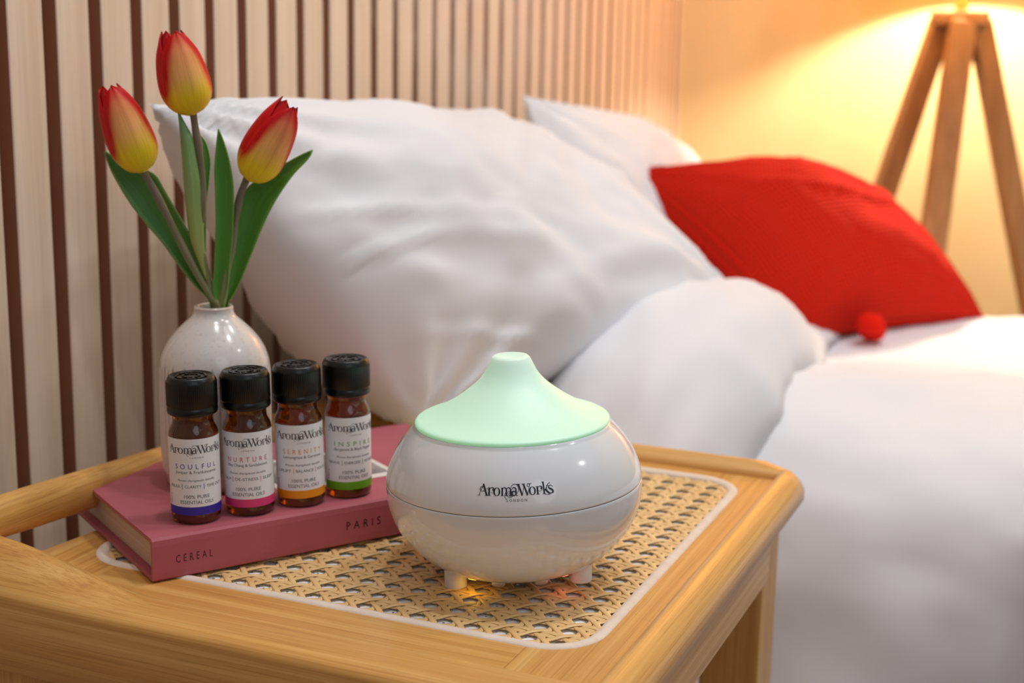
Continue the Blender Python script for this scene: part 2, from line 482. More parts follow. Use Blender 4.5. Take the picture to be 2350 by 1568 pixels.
for k in range(-56, 36):
    o = bpy.data.objects.new('slat', sl_me); C.objects.link(o)
    o.parent = wl
    o.location = Vector((-0.005 + rnd.uniform(-0.0003, 0.0003), 0.6263 + 0.04 * k + 0.0143, 1.2)) - wl.location

# ------------------------------------------------------------------ bed
bed = thing('bed', 'low single bed with white mattress standing beside the slatted wall', 'bed', (0.9, 1.28, 0))
def rel(o, root): o.location = o.location - root.location; return o
rel(box('mattress', 0.03, 1.85, 0.995, 1.655, 0.27, 0.495, linen, bed, 0.03, 4), bed)
rel(box('bed_base', 0.03, 1.85, 1.01, 1.64, 0.08, 0.27, plain('grey_bed_base', srgb(150, 146, 142), 0.9), bed, 0.005), bed)
for x in (0.1, 1.78):
    for y in (1.05, 1.59): rel(box('leg', x - 0.025, x + 0.025, y - 0.025, y + 0.025, 0, 0.08, lampwood, bed, 0.003), bed)

def fbm(x, y, z=0.0): return noise.fractal(Vector((x, y, z)), 1.0, 2.0, 3)

PROFILE = catmull([(1.695, 0.30), (1.695, 0.42), (1.685, 0.495), (1.64, 0.523), (1.5, 0.524), (1.38, 0.528), (1.26, 0.541), (1.16, 0.553), (1.07, 0.553), (0.99, 0.536), (0.942, 0.495), (0.924, 0.43), (0.914, 0.33), (0.908, 0.2), (0.905, 0.05)], 8)
def duvet_point(x, i):
    y, z = PROFILE[i]; n = len(PROFILE)
    y0, z0 = PROFILE[max(i - 1, 0)]; y1, z1 = PROFILE[min(i + 1, n - 1)]
    ty, tz = y1 - y0, z1 - z0; L = math.hypot(ty, tz) or 1
    ny, nz = tz / L, -ty / L                                   # outward in the YZ plane
    s = i / n
    hang = max(0.0, min(1.0, (0.515 - z) / 0.2)) if i > n // 2 else 0.0
    d = 0.010 * fbm(x * 5.0, i * 0.06, 1.3) + 0.004 * fbm(x * 16, i * 0.16, 4.0)
    d += hang * (0.024 * math.sin(x * 30 + 2.2 * math.sin(x * 9) + s * 3) + 0.010 * fbm(x * 22, i * 0.04, 8.0))
    return Vector((x, y + ny * d - 0.0, z + nz * d))
xs = [0.04 + 1.91 * k / 130 for k in range(131)]
N = len(PROFILE)
V = [duvet_point(x, i) for x in xs for i in range(N)]
Fc = [(a * N + i, a * N + i + 1, (a + 1) * N + i + 1, (a + 1) * N + i) for a in range(130) for i in range(N - 1)]
duv = thing('duvet', 'white cotton duvet spread over the bed and hanging beside the bamboo table', 'duvet', (0.9, 1.28, 0.5))
o = from_data('cover', [v - duv.location for v in V], Fc, linen, duv)
sd = o.modifiers.new('thickness', 'SOLIDIFY'); sd.thickness = 0.006; sd.offset = -1
# the turned-back end beside the pillows: a puffed roll following the same profile
rings = []
i0, i1 = 20, N - 1
for i in range(i0, i1 + 1):
    y, z = PROFILE[i]
    n_ = len(PROFILE); ya, za = PROFILE[max(i - 1, 0)]; yb, zb = PROFILE[min(i + 1, n_ - 1)]
    ty, tz = yb - ya, zb - za; L = math.hypot(ty, tz); ny, nz = tz / L, -ty / L
    near = max(0.0, min(1.0, (1.45 - y) / 0.35)); near = near * near * (3 - 2 * near)
    h = 0.018 + 0.052 * near
    if z < 0.5: h *= 0.72 + 0.28 * max(0, (z - 0.2) / 0.3)
    xl, xr = 0.175, 0.380 - 0.052 * (1 - near) - 0.026 * ss((1.22 - y) / 0.14)
    ring = []
    m = 26
    for k in range(m + 1):
        t = k / m; X = xl + (xr - xl) * t
        u_t = 2 * t - 1
        b = (1 - abs(u_t) ** (2.2 if u_t < 0 else 2.8)) ** (0.75 if u_t < 0 else 0.7)
        wob = 0.010 * fbm(X * 14, i * 0.09, 3.0) + 0.005 * fbm(X * 40, i * 0.2, 6.0)
        d = h * b + wob * b
        sw = 0.010 * math.sin(i * 0.21) + 0.008 * fbm(i * 0.13, 2.0, 0)
        ring.append(Vector((X + sw * (0.3 + 0.7 * t), y + ny * d, z + nz * d)))
    for k in range(m - 1, 0, -1):
        t = k / m; X = xl + (xr - xl) * t
        ring.append(Vector((X, y - ny * 0.002, z - nz * 0.002)))
    rings.append([p - duv.location for p in ring])
loft('turned_back_fold', rings, linen, duv)

def pillow(name, c, t1, t2, pin, mat, parent, wr, seed, n=64, q=0.55, uv=True):
    """closed cushion between four corner points: bottom-near, bottom-far, top-near, top-far"""
    c = [Vector(p) for p in c]
    es = ((c[1] - c[0]) + (c[3] - c[2])) / 2; et = ((c[2] - c[0]) + (c[3] - c[1])) / 2
    nr = es.cross(et).normalized()
    V, UV, Fc = [], [], []
    for side in (1, -1):
        for a in range(n + 1):
            for b in range(n + 1):
                s, t = 2 * a / n - 1, 2 * b / n - 1
                s = math.sin(s * PI / 2) * 0.35 + s * 0.65; t = math.sin(t * PI / 2) * 0.35 + t * 0.65
                s2 = 0.5 + 0.5 * s * (1 - pin * (1 - t * t) * abs(s) ** 3); t2_ = 0.5 + 0.5 * t * (1 - pin * (1 - s * s) * abs(t) ** 3)
                p = c[0] * ((1 - s2) * (1 - t2_)) + c[1] * (s2 * (1 - t2_)) + c[2] * ((1 - s2) * t2_) + c[3] * (s2 * t2_)
                w = max(0.0, (1 - abs(s) ** 2.2) * (1 - abs(t) ** 2.2)) ** q
                d = (t1 if side > 0 else t2) * w
                # wrinkles that radiate from the corners and a little overall crumple
                edge = min(1.0, w * 1.6)
                d += edge * wr * (0.9 * fbm(s * 2.1 + seed, t * 1.6, seed) + 0.22 * fbm(s * 5 + t * 2.5, t * 2.4 - s * 2 + seed, seed + 3))
                cr = 1 - abs(noise.noise(Vector((s * 1.5 + t * 2.0 + seed * 2, s * 0.5 - t * 0.9, seed + 7)))) * 5.0
                d += edge * wr * 0.75 * max(0.0, cr) ** 2 * (0.4 + fbm(s * 1.1, t * 1.1, seed + 20))
                r = math.hypot(abs(s) - 1, abs(t) - 1); an = math.atan2(abs(t) - 1, abs(s) - 1)
                d += wr * 0.8 * math.exp(-r * 2.4) * math.sin(an * 15 + seed + (3 if s * t > 0 else 0)) * min(1, r * 5) * (1 if w > 0 else 0)
                V.append(p + nr * d * side); UV.append((a / n, b / n))
    m = (n + 1) * (n + 1)
    for a in range(n):
        for b in range(n):
            q4 = (a * (n + 1) + b, (a + 1) * (n + 1) + b, (a + 1) * (n + 1) + b + 1, a * (n + 1) + b + 1)
            Fc.append(q4); Fc.append(tuple(m + k for k in reversed(q4)))
    org = (c[0] + c[1]) / 2
    me = bpy.data.meshes.new(name); me.from_pydata([tuple(v - org) for v in V], [], Fc)
    ul = me.uv_layers.new(name='UVMap')
    for lp in me.loops: ul.data[lp.index].uv = UV[lp.vertex_index]
    bm = bmesh.new(); bm.from_mesh(me); bmesh.ops.remove_doubles(bm, verts=bm.verts[:], dist=2e-4); bmesh.ops.recalc_face_normals(bm, faces=bm.faces[:]); bm.to_mesh(me); bm.free()
    o = link(name, me, mat, parent, True)
    o.location = org
    return o
p1 = pillow('pillow', [(0.1611, 0.810, 0.5606), (0.288, 1.192, 0.5944), (0.058, 0.670, 0.7715), (0.050, 1.204, 0.742)], 0.0652, 0.120, 0.0, linen, None, 0.0095, 1.7)
tag(p1, 'large white pillow leaning on the slatted wall behind the tulips', 'pillow', 'white pillows at the head of the bed')
p2 = pillow('pillow', [(0.14, 1.23, 0.563), (0.195, 1.685, 0.560), (0.072, 1.215, 0.765), (0.060, 1.665, 0.715)], 0.058, 0.04, 0.03, linen, None, 0.006, 5.1)
tag(p2, 'smaller looking white pillow half hidden behind the front pillow and red cushion', 'pillow', 'white pillows at the head of the bed')
cu = thing('cushion', 'red knitted cushion leaning on the white pillows', 'cushion', (0.41, 1.5, 0.52))
pl = pillow('cover', [(0.300, 1.360, 0.529), (0.4740, 1.6064, 0.523), (0.1270, 1.340, 0.6910), (0.2628, 1.6752, 0.6644)], 0.082, 0.05, 0.09, knit, cu, 0.006, 2.4)
pl.location = pl.location - cu.location
# gathered corner hanging at the near foot of the cushion
V = []
tas = loft('corner_tuft', [[Vector((0.372 + 0.0 * k, 1.402 + 0.03 * t, 0.556 - 0.028 * t)) + Vector((math.cos(a), math.sin(a) * 0.6, 0.25 * math.sin(a))) * r - cu.location for a in [2 * PI * k / 14 for k in range(14)]] for k, (t, r) in enumerate(((0, 0.006), (0.15, 0.012), (0.45, 0.015), (0.8, 0.014), (1.0, 0.011), (1.1, 0.004)))], knit, cu)

# ------------------------------------------------------------------ floor lamp beyond the bed
lamp = thing('tripod_floor_lamp', 'wooden tripod floor lamp in the corner beyond the bed, lit', 'lamp', (0.40, 1.87, 0))
def bar(name, a, b, w, d, mat, parent, side=None):
    a, b = Vector(a), Vector(b); t = (b - a).normalized()
    u = Vector(side if side else (1, 0, 0)); u = (u - t * u.dot(t)).normalized(); v = t.cross(u)
    rings = [[p + u * sx * w / 2 + v * sy * d / 2 for sx, sy in ((-1, -1), (1, -1), (1, 1), (-1, 1))] for p in (a, a.lerp(b, 0.5), b)]
    o = loft(name, rings, mat, parent, sm=False)
    bv = o.modifiers.new('soft_edges', 'BEVEL'); bv.width = 0.002; bv.segments = 2
    return o
bar('leg', (-0.022, 0.0, 0.850), (-0.245, 0.05, 0.0), 0.026, 0.026, lampwood, lamp, (0.9, 0.4, 0))
bar('leg', (0.022, 0.0, 0.850), (0.245, 0.05, 0.0), 0.026, 0.026, lampwood, lamp, (0.9, 0.4, 0))
bar('leg', (0.004, -0.02, 0.850), (-0.03, -0.165, 0.0), 0.030, 0.026, lampwood, lamp, (0.93, 0.36, 0))
box('hub', -0.034, 0.034, -0.03, 0.03, 0.846, 0.862, lampwood, lamp, 0.003)
box('spacer_block', -0.012, 0.012, -0.010, 0.014, 0.775, 0.848, lampwood, lamp, 0.002)
tube('stem', [(0, 0, 0.862), (0, 0, 0.95)], 0.008, plain('brass', srgb(196, 158, 92), 0.3, Metallic=1.0), lamp, 12)
lathe('bulb', [(0.0, 0.963), (0.010, 0.962), (0.012, 0.95)], emit('bulb_glass', (1.0, 0.75, 0.40, 1), 20), lamp, 16)
shm = NT('cream_shade').set(Base_Color=srgb(240, 214, 170), Roughness=0.9, Transmission_Weight=0.0, Subsurface_Weight=0.0)
tl = shm.n('ShaderNodeBsdfTranslucent'); tl.inputs['Color'].default_value = srgb(255, 220, 158)
mxs = shm.n('ShaderNodeMixShader'); mxs.inputs[0].default_value = 0.6
shm.l(shm.b.outputs[0], mxs.inputs[1]); shm.l(tl.outputs[0], mxs.inputs[2]); shm.l(mxs.outputs[0], shm.out.inputs['Surface'])
lathe('lamp_shade', [(0.150, 0.892), (0.153, 0.892), (0.120, 1.19), (0.117, 1.19), (0.150, 0.892)], shm.m, lamp, 48)

# ------------------------------------------------------------------ bamboo side table (local frame: x along the front, y away from the camera)
TZ = 0.55
table = thing('side_table', 'bamboo tray table with woven cane top standing between bed and slatted wall', 'table', (0.23346, 0.68394, 0.0), (0, 0, math.radians(-1.9223)))
IX, IY, CR = 0.1382, 0.1412, 0.028

def poly_plank(name, pts, z0, z1, mat):
    cx = sum(p[0] for p in pts) / len(pts); cy = sum(p[1] for p in pts) / len(pts)
    bm = bmesh.new()
    vs = [bm.verts.new((x - cx, y - cy, z1)) for x, y in pts]
    f = bm.faces.new(vs)
    r = bmesh.ops.extrude_face_region(bm, geom=[f])
    for v in r['geom']:
        if isinstance(v, bmesh.types.BMVert): v.co.z = z0
    o = bm_obj(name, bm, mat, table, False)
    o.location = (cx, cy, 0)
    return o
def arc_pts(cx, cy, r, a0, a1, n=8): return [(cx + r * math.cos(math.radians(a0 + (a1 - a0) * k / n)), cy + r * math.sin(math.radians(a0 + (a1 - a0) * k / n))) for k in range(n + 1)]
XS = IX - CR
ledge = lambda y: -0.1495 - 0.45 * y * y
YF, YB = -0.172, 0.166
g = 0.00015
poly_plank('plank', [(-XS + g, YF), (XS - g, YF), (XS - g, -IY), (-XS + g, -IY)], TZ - 0.015, TZ, bam_x)
poly_plank('plank', [(-XS + g, IY), (XS - g, IY), (XS - g, YB), (-XS + g, YB)], TZ - 0.015, TZ, bam_x)
poly_plank('plank', [(XS, YF), (0.158, YF), (0.158, YB), (XS, YB)] + arc_pts(XS, IY - CR, CR, 90, 0) + arc_pts(XS, -IY + CR, CR, 0, -90), TZ - 0.015, TZ, bam_y)
poly_plank('plank', [(-XS, YB)] + [(ledge(YB + (YF - YB) * k / 10), YB + (YF - YB) * k / 10) for k in range(11)] + [(-XS, YF)] + arc_pts(-XS, -IY + CR, CR, 270, 180) + arc_pts(-XS, IY - CR, CR, 180, 90), TZ - 0.015, TZ, bam_y)
# pale core pressed into the groove around the cane
path = []
for cx, cy, a0 in ((XS, IY - CR, 0), (-XS, IY - CR, 90), (-XS, -IY + CR, 180), (XS, -IY + CR, 270)):
    path += [(cx + CR * math.cos(math.radians(a0 + 9 * k)), cy + CR * math.sin(math.radians(a0 + 9 * k)), math.radians(a0 + 9 * k)) for k in range(11)]
path.append(path[0])
rings = []
for x, y, a in path:
    nx, ny = math.cos(a), math.sin(a)
    rings.append([Vector((x + nx * o_, y + ny * o_, TZ + z_)) for o_, z_ in ((0.0003, -0.006), (0.0003, -0.0004), (-0.0010, 0.0007), (-0.0032, 0.0011), (-0.0055, 0.0004), (-0.0066, -0.001), (-0.0066, -0.006))])
loft('cane_spline', rings, rimwood, table, caps=False)
# woven cane: every strand a piece of its own
PT = 0.01393
HW, HT = 0.00152, 0.00022
def inside(x, y):
    ax, ay = abs(x), abs(y); m = 0.0048
    if ax > IX - m or ay > IY - m: return False
    dx, dy = ax - XS, ay - (IY - CR)
    return not (dx > 0 and dy > 0 and math.hypot(dx, dy) > CR - m)
def strand(p0, d, L, zf):
    """flat cane strip along d from p0, height from zf(x, y)"""
    n = max(2, int(L / PT * 8)); run = []
    px, py = -d[1], d[0]
    for k in range(n + 1):
        x, y = p0[0] + d[0] * L * k / n, p0[1] + d[1] * L * k / n
        if inside(x, y): run.append((x, y))
        elif run: break
    if len(run) < 4: return
    rings = []
    for x, y in run:
        e = max(0.0, 1 - (IX - abs(x)) / 0.010) if d[0] else 0.0
        z = TZ - 0.0022 + zf(x, y) * 0.001 - 0.0014 * e * e
        rings.append([Vector((x + px * w_, y + py * w_, z + h_)) for w_, h_ in ((-HW, -HT), (-HW * 0.8, HT * 0.7), (0, HT * 1.6), (HW * 0.8, HT * 0.7), (HW, -HT), (0, -HT))])
    loft('cane_strand', rings, cane, table)
tp = 2 * PI / PT
OX, OY = 0.0016, 0.0040
hx = lambda x: (x - OX) * tp
hy = lambda y: (y - OY) * tp
for j in range(-11, 12):
    for sgn in (-1, 1):
        y = OY + j * PT + sgn * 0.00160
        strand((-IX, y), (1, 0), 2 * IX, lambda x, yy: 0.64 + 0.30 * math.cos(hx(x)) + 0.12 * sgn * math.sin(hx(x)))
        x = OX + j * PT + sgn * 0.00160
        strand((x, -IY), (0, 1), 2 * IY, lambda xx, y: 0.64 - 0.30 * math.cos(hy(y)) + 0.12 * sgn * math.sin(hy(y)))
q2 = math.sqrt(0.5)
for k in range(-22, 23):
    c0 = (k + 0.5) * PT
    # lines x - y = c and x + y = c through the middles between the holes
    def zd1(x, y): return 0.88 + 0.48 * math.cos(hy(y))
    def zd2(x, y): return 1.04 - 0.46 * math.cos(hy(y))
    strand((OX + c0 - 0.30, OY - 0.30), (q2, q2), 0.60 / q2, zd1)
    strand((OX + c0 - 0.30, OY + 0.30), (q2, -q2), 0.60 / q2, zd2)
bm = bmesh.new()
vs = [bm.verts.new((x * 0.985, y * 0.985, TZ - 0.0032)) for x, y, a in path[:-1]]
bm.faces.new(vs)
bm_obj('net_underlay', bm, net, table)

# front rail: rounded moulding that rises towards the left handle
rings = []
for k in range(41):
    x = -0.184 + 0.372 * k / 40
    h = 0.0012 + 0.018 * ss((-0.060 - x) / 0.105); hc = 0.0008 + 0.0015 * ss((-0.06 - x) / 0.1)
    prof = [(-0.166, -0.012), (-0.166, 0.0002), (-0.1685, h * 0.9), (-0.172, h), (-0.177, h * 0.95 + 0.0003), (-0.185, 0.55 * h + 0.45 * hc + 0.0006), (-0.192, 0.1 * h + 0.9 * hc), (-0.1948, hc - 0.0012), (-0.1960, hc - 0.004), (-0.1962, -0.022), (-0.1962, -0.0368), (-0.1952, -0.038), (-0.184, -0.038), (-0.183, -0.013)]
    rings.append([Vector((x, y, z)) for y, z in prof])
o = sharp(loft('front_rail', rings, bam_x, table), 50); o.location.z = TZ
# back rail
rings = []
for k in range(21):
    x = -0.178 + 0.336 * k / 20
    e = min(1, (0.158 - x) / 0.006 + 0.35)
    prof = [(0.1525, -0.010), (0.1525, 0.0003), (0.1540, 0.0036), (0.1575, 0.0050), (0.1590, 0.0072 * e), (0.1635, 0.0080 * e), (0.1690, 0.0066 * e), (0.1722, 0.001), (0.1725, -0.012)]
    rings.append([Vector((x, y, z)) for y, z in prof])
o = sharp(loft('back_rail', rings, bam_x, table), 50); o.location.z = TZ
# right lip with rounded far end
rings = []
for k in range(31):
    y = -0.198 + 0.3655 * k / 30
    e = ss((0.1685 - y) / 0.010) * 0.45 + 0.55
    prof = [(0.1538, -0.004), (0.1538, 0.0010), (0.1542, 0.0040), (0.1555, 0.0058), (0.1585, 0.0062), (0.1625, 0.0046), (0.1665, 0.0014), (0.1690, -0.0024), (0.1698, -0.0050), (0.1698, -0.0110), (0.1688, -0.0122), (0.1550, -0.0122)]
    rings.append([Vector((0.1538 + (x - 0.1538) * e, y, z * (e if z > 0 else 1))) for x, z in prof])
o = sharp(loft('side_lip', rings, bam_y, table), 50); o.location.z = TZ
# raised handle bar on the wall side, sloping down to the back
rings = []
for k in range(25):
    y = -0.190 + 0.362 * k / 24
    e = 1 - 0.35 * (abs(2 * k / 24 - 1) ** 14)
    zc = 0.0240 - 0.0648 * (y + 0.1613)
    rings.append([Vector((-0.1640 + 0.0092 * e * math.cos(2 * PI * m / 18), y, zc + 0.0112 * e * math.sin(2 * PI * m / 18))) for m in range(18)])
o = loft('handle_bar', rings, bam_y, table); o.location.z = TZ
for y in (-0.176, 0.152):
    box('bar_post', -0.171, -0.157, y - 0.009, y + 0.009, TZ - 0.013, TZ + 0.0230 - 0.0648 * (y + 0.1613), bam_z, table, 0.003)
box('side_apron', 0.1500, 0.1668, -0.182, 0.082, TZ - 0.0375, TZ - 0.0128, bam_y, table, 0.0008)
box('side_apron', -0.1600, -0.1480, -0.182, 0.150, TZ - 0.0375, TZ - 0.0155, bam_y, table, 0.0008)
box('back_apron', -0.150, 0.116, 0.1540, 0.1660, TZ - 0.0375, TZ - 0.0125, bam_x, table, 0.0008)
for x0, x1, y0, y1 in ((0.1164, 0.1540, 0.1270, 0.1670), (-0.158, -0.122, 0.120, 0.1530), (0.118, 0.1490, -0.1825, -0.150), (-0.1600, -0.1240, -0.1825, -0.150)):
    box('leg', x0, x1, y0, y1, 0.0, TZ - 0.0155, bam_z, table, 0.003)

# ------------------------------------------------------------------ book
BE = math.radians(55.1613)
book = thing('book', 'dusty rose hardcover book lying on the cane top under the bottles', 'book', (0.1490, 0.5341, 0.5508), (0, 0, BE))
BL, BD, BT, CT = 0.2100, 0.1270, 0.0216, 0.0022
rings = []
prof = [(BD, BT), (BD, BT - CT), (0.004, BT - CT), (0.0024, BT - CT - 0.0010), (0.0022, CT + 0.001), (0.004, CT), (BD, CT), (BD, 0), (0.0012, 0.0), (0.0002, 0.0010), (0.0, 0.004), (0.0, BT - 0.004), (0.0003, BT - 0.0012), (0.0014, BT)]
n = len(prof)
V = [(x, y, z) for x in (0.0, BL) for y, z in prof]
Fc = [(k, (k + 1) % n, n + (k + 1) % n, n + k) for k in range(n)]
Fc += [(0, 1, 2, 13), (13, 2, 3, 12), (12, 3, 4, 11), (11, 4, 10), (10, 4, 5, 9), (9, 5, 8), (8, 5, 6, 7)]
Fc += [tuple(n + k for k in reversed(q)) for q in ((0, 1, 2, 13), (13, 2, 3, 12), (12, 3, 4, 11), (11, 4, 10), (10, 4, 5, 9), (9, 5, 8), (8, 5, 6, 7))]
me = bpy.data.meshes.new('cover'); me.from_pydata(V, [], Fc)
bm = bmesh.new(); bm.from_mesh(me); bmesh.ops.recalc_face_normals(bm, faces=bm.faces[:]); bm.to_mesh(me); bm.free()
link('cover', me, bookm, book, False)
box('page_block', 0.0045, BL - 0.0045, 0.0028, BD - 0.005, CT + 0.0001, CT + 0.0058, pagem, book)
box('page_block', 0.0042, BL - 0.0042, 0.0028, BD - 0.005, CT + 0.0058, BT - CT - 0.0001, pagem, book)
pic = box('cover_picture', 0.0840, 0.1545, 0.0345, 0.0920, BT, BT + 0.00025, plain('picture_white_border', srgb(232, 226, 224), 0.4), book)
q = NT('grey_city_photo')
tc = q.n('ShaderNodeTexCoord'); nn = q.n('ShaderNodeTexNoise', Scale=38.0, Detail=5.0); q.l(tc.outputs['Object'], nn.inputs['Vector'])
r = q.n('ShaderNodeValToRGB'); q.l(nn.outputs[0], r.inputs[0])
r.color_ramp.elements[0].position = 0.35; r.color_ramp.elements[0].color = srgb(70, 66, 66); r.color_ramp.elements[1].position = 0.65; r.color_ramp.elements[1].color = srgb(176, 170, 168)
q.l(r.outputs[0], q.b.inputs['Base Color']); q.set(Roughness=0.35)
ph = box('photo', -0.0318, 0.0318, -0.0225, 0.0255, 0.00012, 0.00025, q.m, pic)
def on_spine(name, body, x0, x1, z0, z1, mat, spacing):
    V2, F2 = text2d(body, 1.0, spacing)
    a0, a1 = min(v[0] for v in V2), max(v[0] for v in V2); b0, b1 = min(v[1] for v in V2), max(v[1] for v in V2)
    V3 = [(x0 + (x - a0) / (a1 - a0) * (x1 - x0), -0.00008, z0 + (y - b0) / (b1 - b0) * (z1 - z0)) for x, y in V2]
    return from_data(name, V3, F2, mat, book, False)
on_spine('spine_title', 'CEREAL', 0.0116, 0.0303, 0.0078, 0.0117, ink_spine, 1.75)['label'] = 'thin dark lettering CEREAL'
on_spine('spine_title', 'PARIS', 0.1037, 0.1236, 0.0080, 0.0124, ink_spine2, 1.75)['label'] = 'black lettering PARIS'

# ------------------------------------------------------------------ essential oil bottles
HF = Vector((-0.36244, 0.93201, 0.0)); HR = Vector((0.93201, 0.36244, 0.0))
CAM = Vector((0.53919, 0.0, 0.80499))
def place(o, loc, lean_deg, yaw_off):
    d = CAM - Vector(loc)
    yaw = math.atan2(d.y, d.x) + PI / 2 + math.radians(yaw_off)
    o.matrix_basis = Matrix.Translation(loc) @ Matrix.Rotation(-math.radians(lean_deg), 4, HF) @ Matrix.Rotation(yaw, 4, 'Z')
R_L = 0.01240
def wrap(vf, u0, z0, r=R_L + 0.00006):
    out = []
    for x, y in vf[0]:
        a = (x + u0) / R_L
        out.append((r * math.sin(a), -r * math.cos(a), z0 + y))
    return out, vf[1]
def fit(body, w, h, spacing=1.0, shear=0.0):
    V2, F2 = text2d(body, 1.0, spacing, shear)
    a0, a1 = min(v[0] for v in V2), max(v[0] for v in V2); b0, b1 = min(v[1] for v in V2), max(v[1] for v in V2)
    return [((x - (a0 + a1) / 2) / (a1 - a0) * w, (y - b0) / (b1 - b0) * h) for x, y in V2], F2
mm = 0.001
def patch(a0, a1, z0, z1, r, n=40):
    V, Fc = [], []
    for k in range(n + 1):
        a = math.radians(a0 + (a1 - a0) * k / n)
        V += [(r * math.sin(a), -r * math.cos(a), z0), (r * math.sin(a), -r * math.cos(a), z1)]
    for k in range(n): Fc.append((2 * k, 2 * k + 2, 2 * k + 3, 2 * k + 1))
    return V, Fc
GLASS = [(0.0, 0.0012), (0.0085, 0.0010), (0.0100, 0.0002), (0.0110, 0.0002), (0.0118, 0.0010), (0.01225, 0.0030), (0.01225, 0.0430), (0.0121, 0.0450), (0.0116, 0.0466), (0.0109, 0.0480), (0.0103, 0.0494), (0.0100, 0.0508), (0.0100, 0.0530), (0.0104, 0.0536), (0.0104, 0.0546), (0.0090, 0.0552), (0.0, 0.0552)]
CAPP = [(0.0, 0.0545), (0.0112, 0.0545), (0.0121, 0.0547), (0.0124, 0.0553), (0.0124, 0.0578), (0.0121, 0.0581), (0.0121, 0.0584), (0.01245, 0.0588), (0.01245, 0.0700), (0.0122, 0.0709), (0.0118, 0.0716), (0.0115, 0.0725), (0.0110, 0.0731), (0.0103, 0.0733), (0.0098, 0.0730), (0.0094, 0.0726), (0.0, 0.0726)]
def rib(r, z, a):
    if 0.0586 < z < 0.0704: return r - 0.00022 * (0.5 + 0.5 * math.cos(a * 84))
    return r
def make_bottle(word, scent, actions, col, label, loc, lean, yaw):
    t = thing('oil_bottle', label, 'bottle', group='amber essential oil bottles on the book')
    place(t, loc, lean, yaw)
    lathe('bottle_body', GLASS, amber, t, 48)
    c = lathe('screw_cap', CAPP, blackcap, t, 336, rib)
    P = []
    rr = random.Random(len(word) + ord(word[0]))
    for rad in (0.0040, 0.0072):
        a = 0
        while a < 2 * PI - 0.2:
            w = rr.uniform(0.25, 0.6)
            P.append([(rad * math.cos(a + w * k / 4), rad * math.sin(a + w * k / 4), 0.0011) for k in range(5)]); a += w + rr.uniform(0.12, 0.3)
    v2, f2 = strokes2d(P)
    em = from_data('embossing', [(x, y, 0.0727) for x, y in v2], f2, blackcap, c, False)
    sdm = em.modifiers.new('relief', 'SOLIDIFY'); sdm.thickness = 0.0004; sdm.offset = 1
    V_, F_2 = patch(-84, 150, 0.0050, 0.0437, R_L); lb = from_data('paper_label', V_, F_2, paper, t)
    colm = plain('label_' + word.lower(), col, 0.5)
    V_, F_2 = patch(-84, 118, 0.0050, 0.0092, R_L + 0.00004); from_data('colour_band', V_, F_2, colm, lb)
    s = 31 * mm / 7.45
    sets = [wrap(([(x * s, y * s) for x, y in WM[0]], WM[1]), 0.3 * mm, 36.4 * mm)]
    sets.append(wrap(fit('LONDON', 6.6 * mm, 0.75 * mm, 1.5), 0.6 * mm, 34.0 * mm))
    sets.append(wrap(fit(scent, 21.5 * mm, 2.0 * mm), 0, 25.7 * mm))
    sets.append(wrap(fit('Proven therapeutic benefits', 19.5 * mm, 1.5 * mm, 1.0, 0.3), 0, 21.9 * mm))
    sets.append(wrap(fit('100% PURE', 12.8 * mm, 1.75 * mm), 0, 13.6 * mm))
    sets.append(wrap(fit('ESSENTIAL OILS', 17.0 * mm, 1.75 * mm), 0, 10.8 * mm))
    vr, fr = fit('10ml e', 5.2 * mm, 1.3 * mm)
    sets.append(wrap(([(-y, x) for x, y in vr], fr), -14.8 * mm, 12.6 * mm))
    a, b, c3 = actions
    tot = len(a + b + c3)
    x = -14.4 * mm
    bars = []
    for i, wd in enumerate(actions):
        w = 23.6 * mm * len(wd) / tot
        sets.append(wrap(fit(wd, w, 1.45 * mm, 1.02), x + w / 2, 18.9 * mm)); x += w
        if i < 2: bars.append(x + 1.3 * mm); x += 2.6 * mm
    small = [[(17.0 * mm, z * mm, 0.35 * mm), ((17.0 + 2.2 + 1.2 * ((z * 7) % 3) / 3) * mm, z * mm, 0.35 * mm)] for z in [14 + 0.9 * k for k in range(32)]]
    V_, F_2 = merge2d(*[(list(v), f) for v, f in sets])
    from_data('printed_lettering', V_, F_2, ink, lb, False)
    sv = strokes2d(small); V_, F_2 = wrap(sv, 0, 0)
    from_data('small_print', V_, F_2, ink_l, lb, False)
    sets = [wrap(fit(word, 21.5 * mm, 2.45 * mm, 1.75), 0, 28.6 * mm)]
    for bx in bars: sets.append(wrap(strokes2d([[(bx, 18.2 * mm, 0.28 * mm), (bx, 21.0 * mm, 0.28 * mm)]]), 0, 0))
    V_, F_2 = merge2d(*[(list(v), f) for v, f in sets])
    from_data('scent_name', V_, F_2, colm, lb, False)
    return t
ZB = 0.5508 + BT + 0.0003
make_bottle('SOULFUL', 'Juniper & Frankincense', ('RELAX', 'CLARITY', 'TIME OUT'), srgb(54, 40, 160), 'small amber bottle with black cap and violet banded label reading SOULFUL', (0.1497, 0.5706, ZB), 0.7, 3)
make_bottle('NURTURE', 'May Chang & Sandalwood', ('CALM', 'DE-STRESS', 'SLEEP'), srgb(222, 62, 122), 'small amber bottle with black cap and pink banded label reading NURTURE', (0.1675, 0.5924, ZB), 1.5, -3)
make_bottle('SERENITY', 'Lemongrass & Geranium', ('UPLIFT', 'BALANCE', 'FOCUS'), srgb(238, 150, 22), 'small amber bottle with black cap and orange banded label reading SERENITY', (0.1838, 0.6155, ZB), 1.6, 9)
make_bottle('INSPIRE', 'Bergamot & Black Pepper', ('REVIVE', 'ENERGISE', 'MOTIVATE'), srgb(104, 172, 14), 'small amber bottle with black cap and green banded label reading INSPIRE', (0.1990, 0.6389, ZB), 0.9, 17)

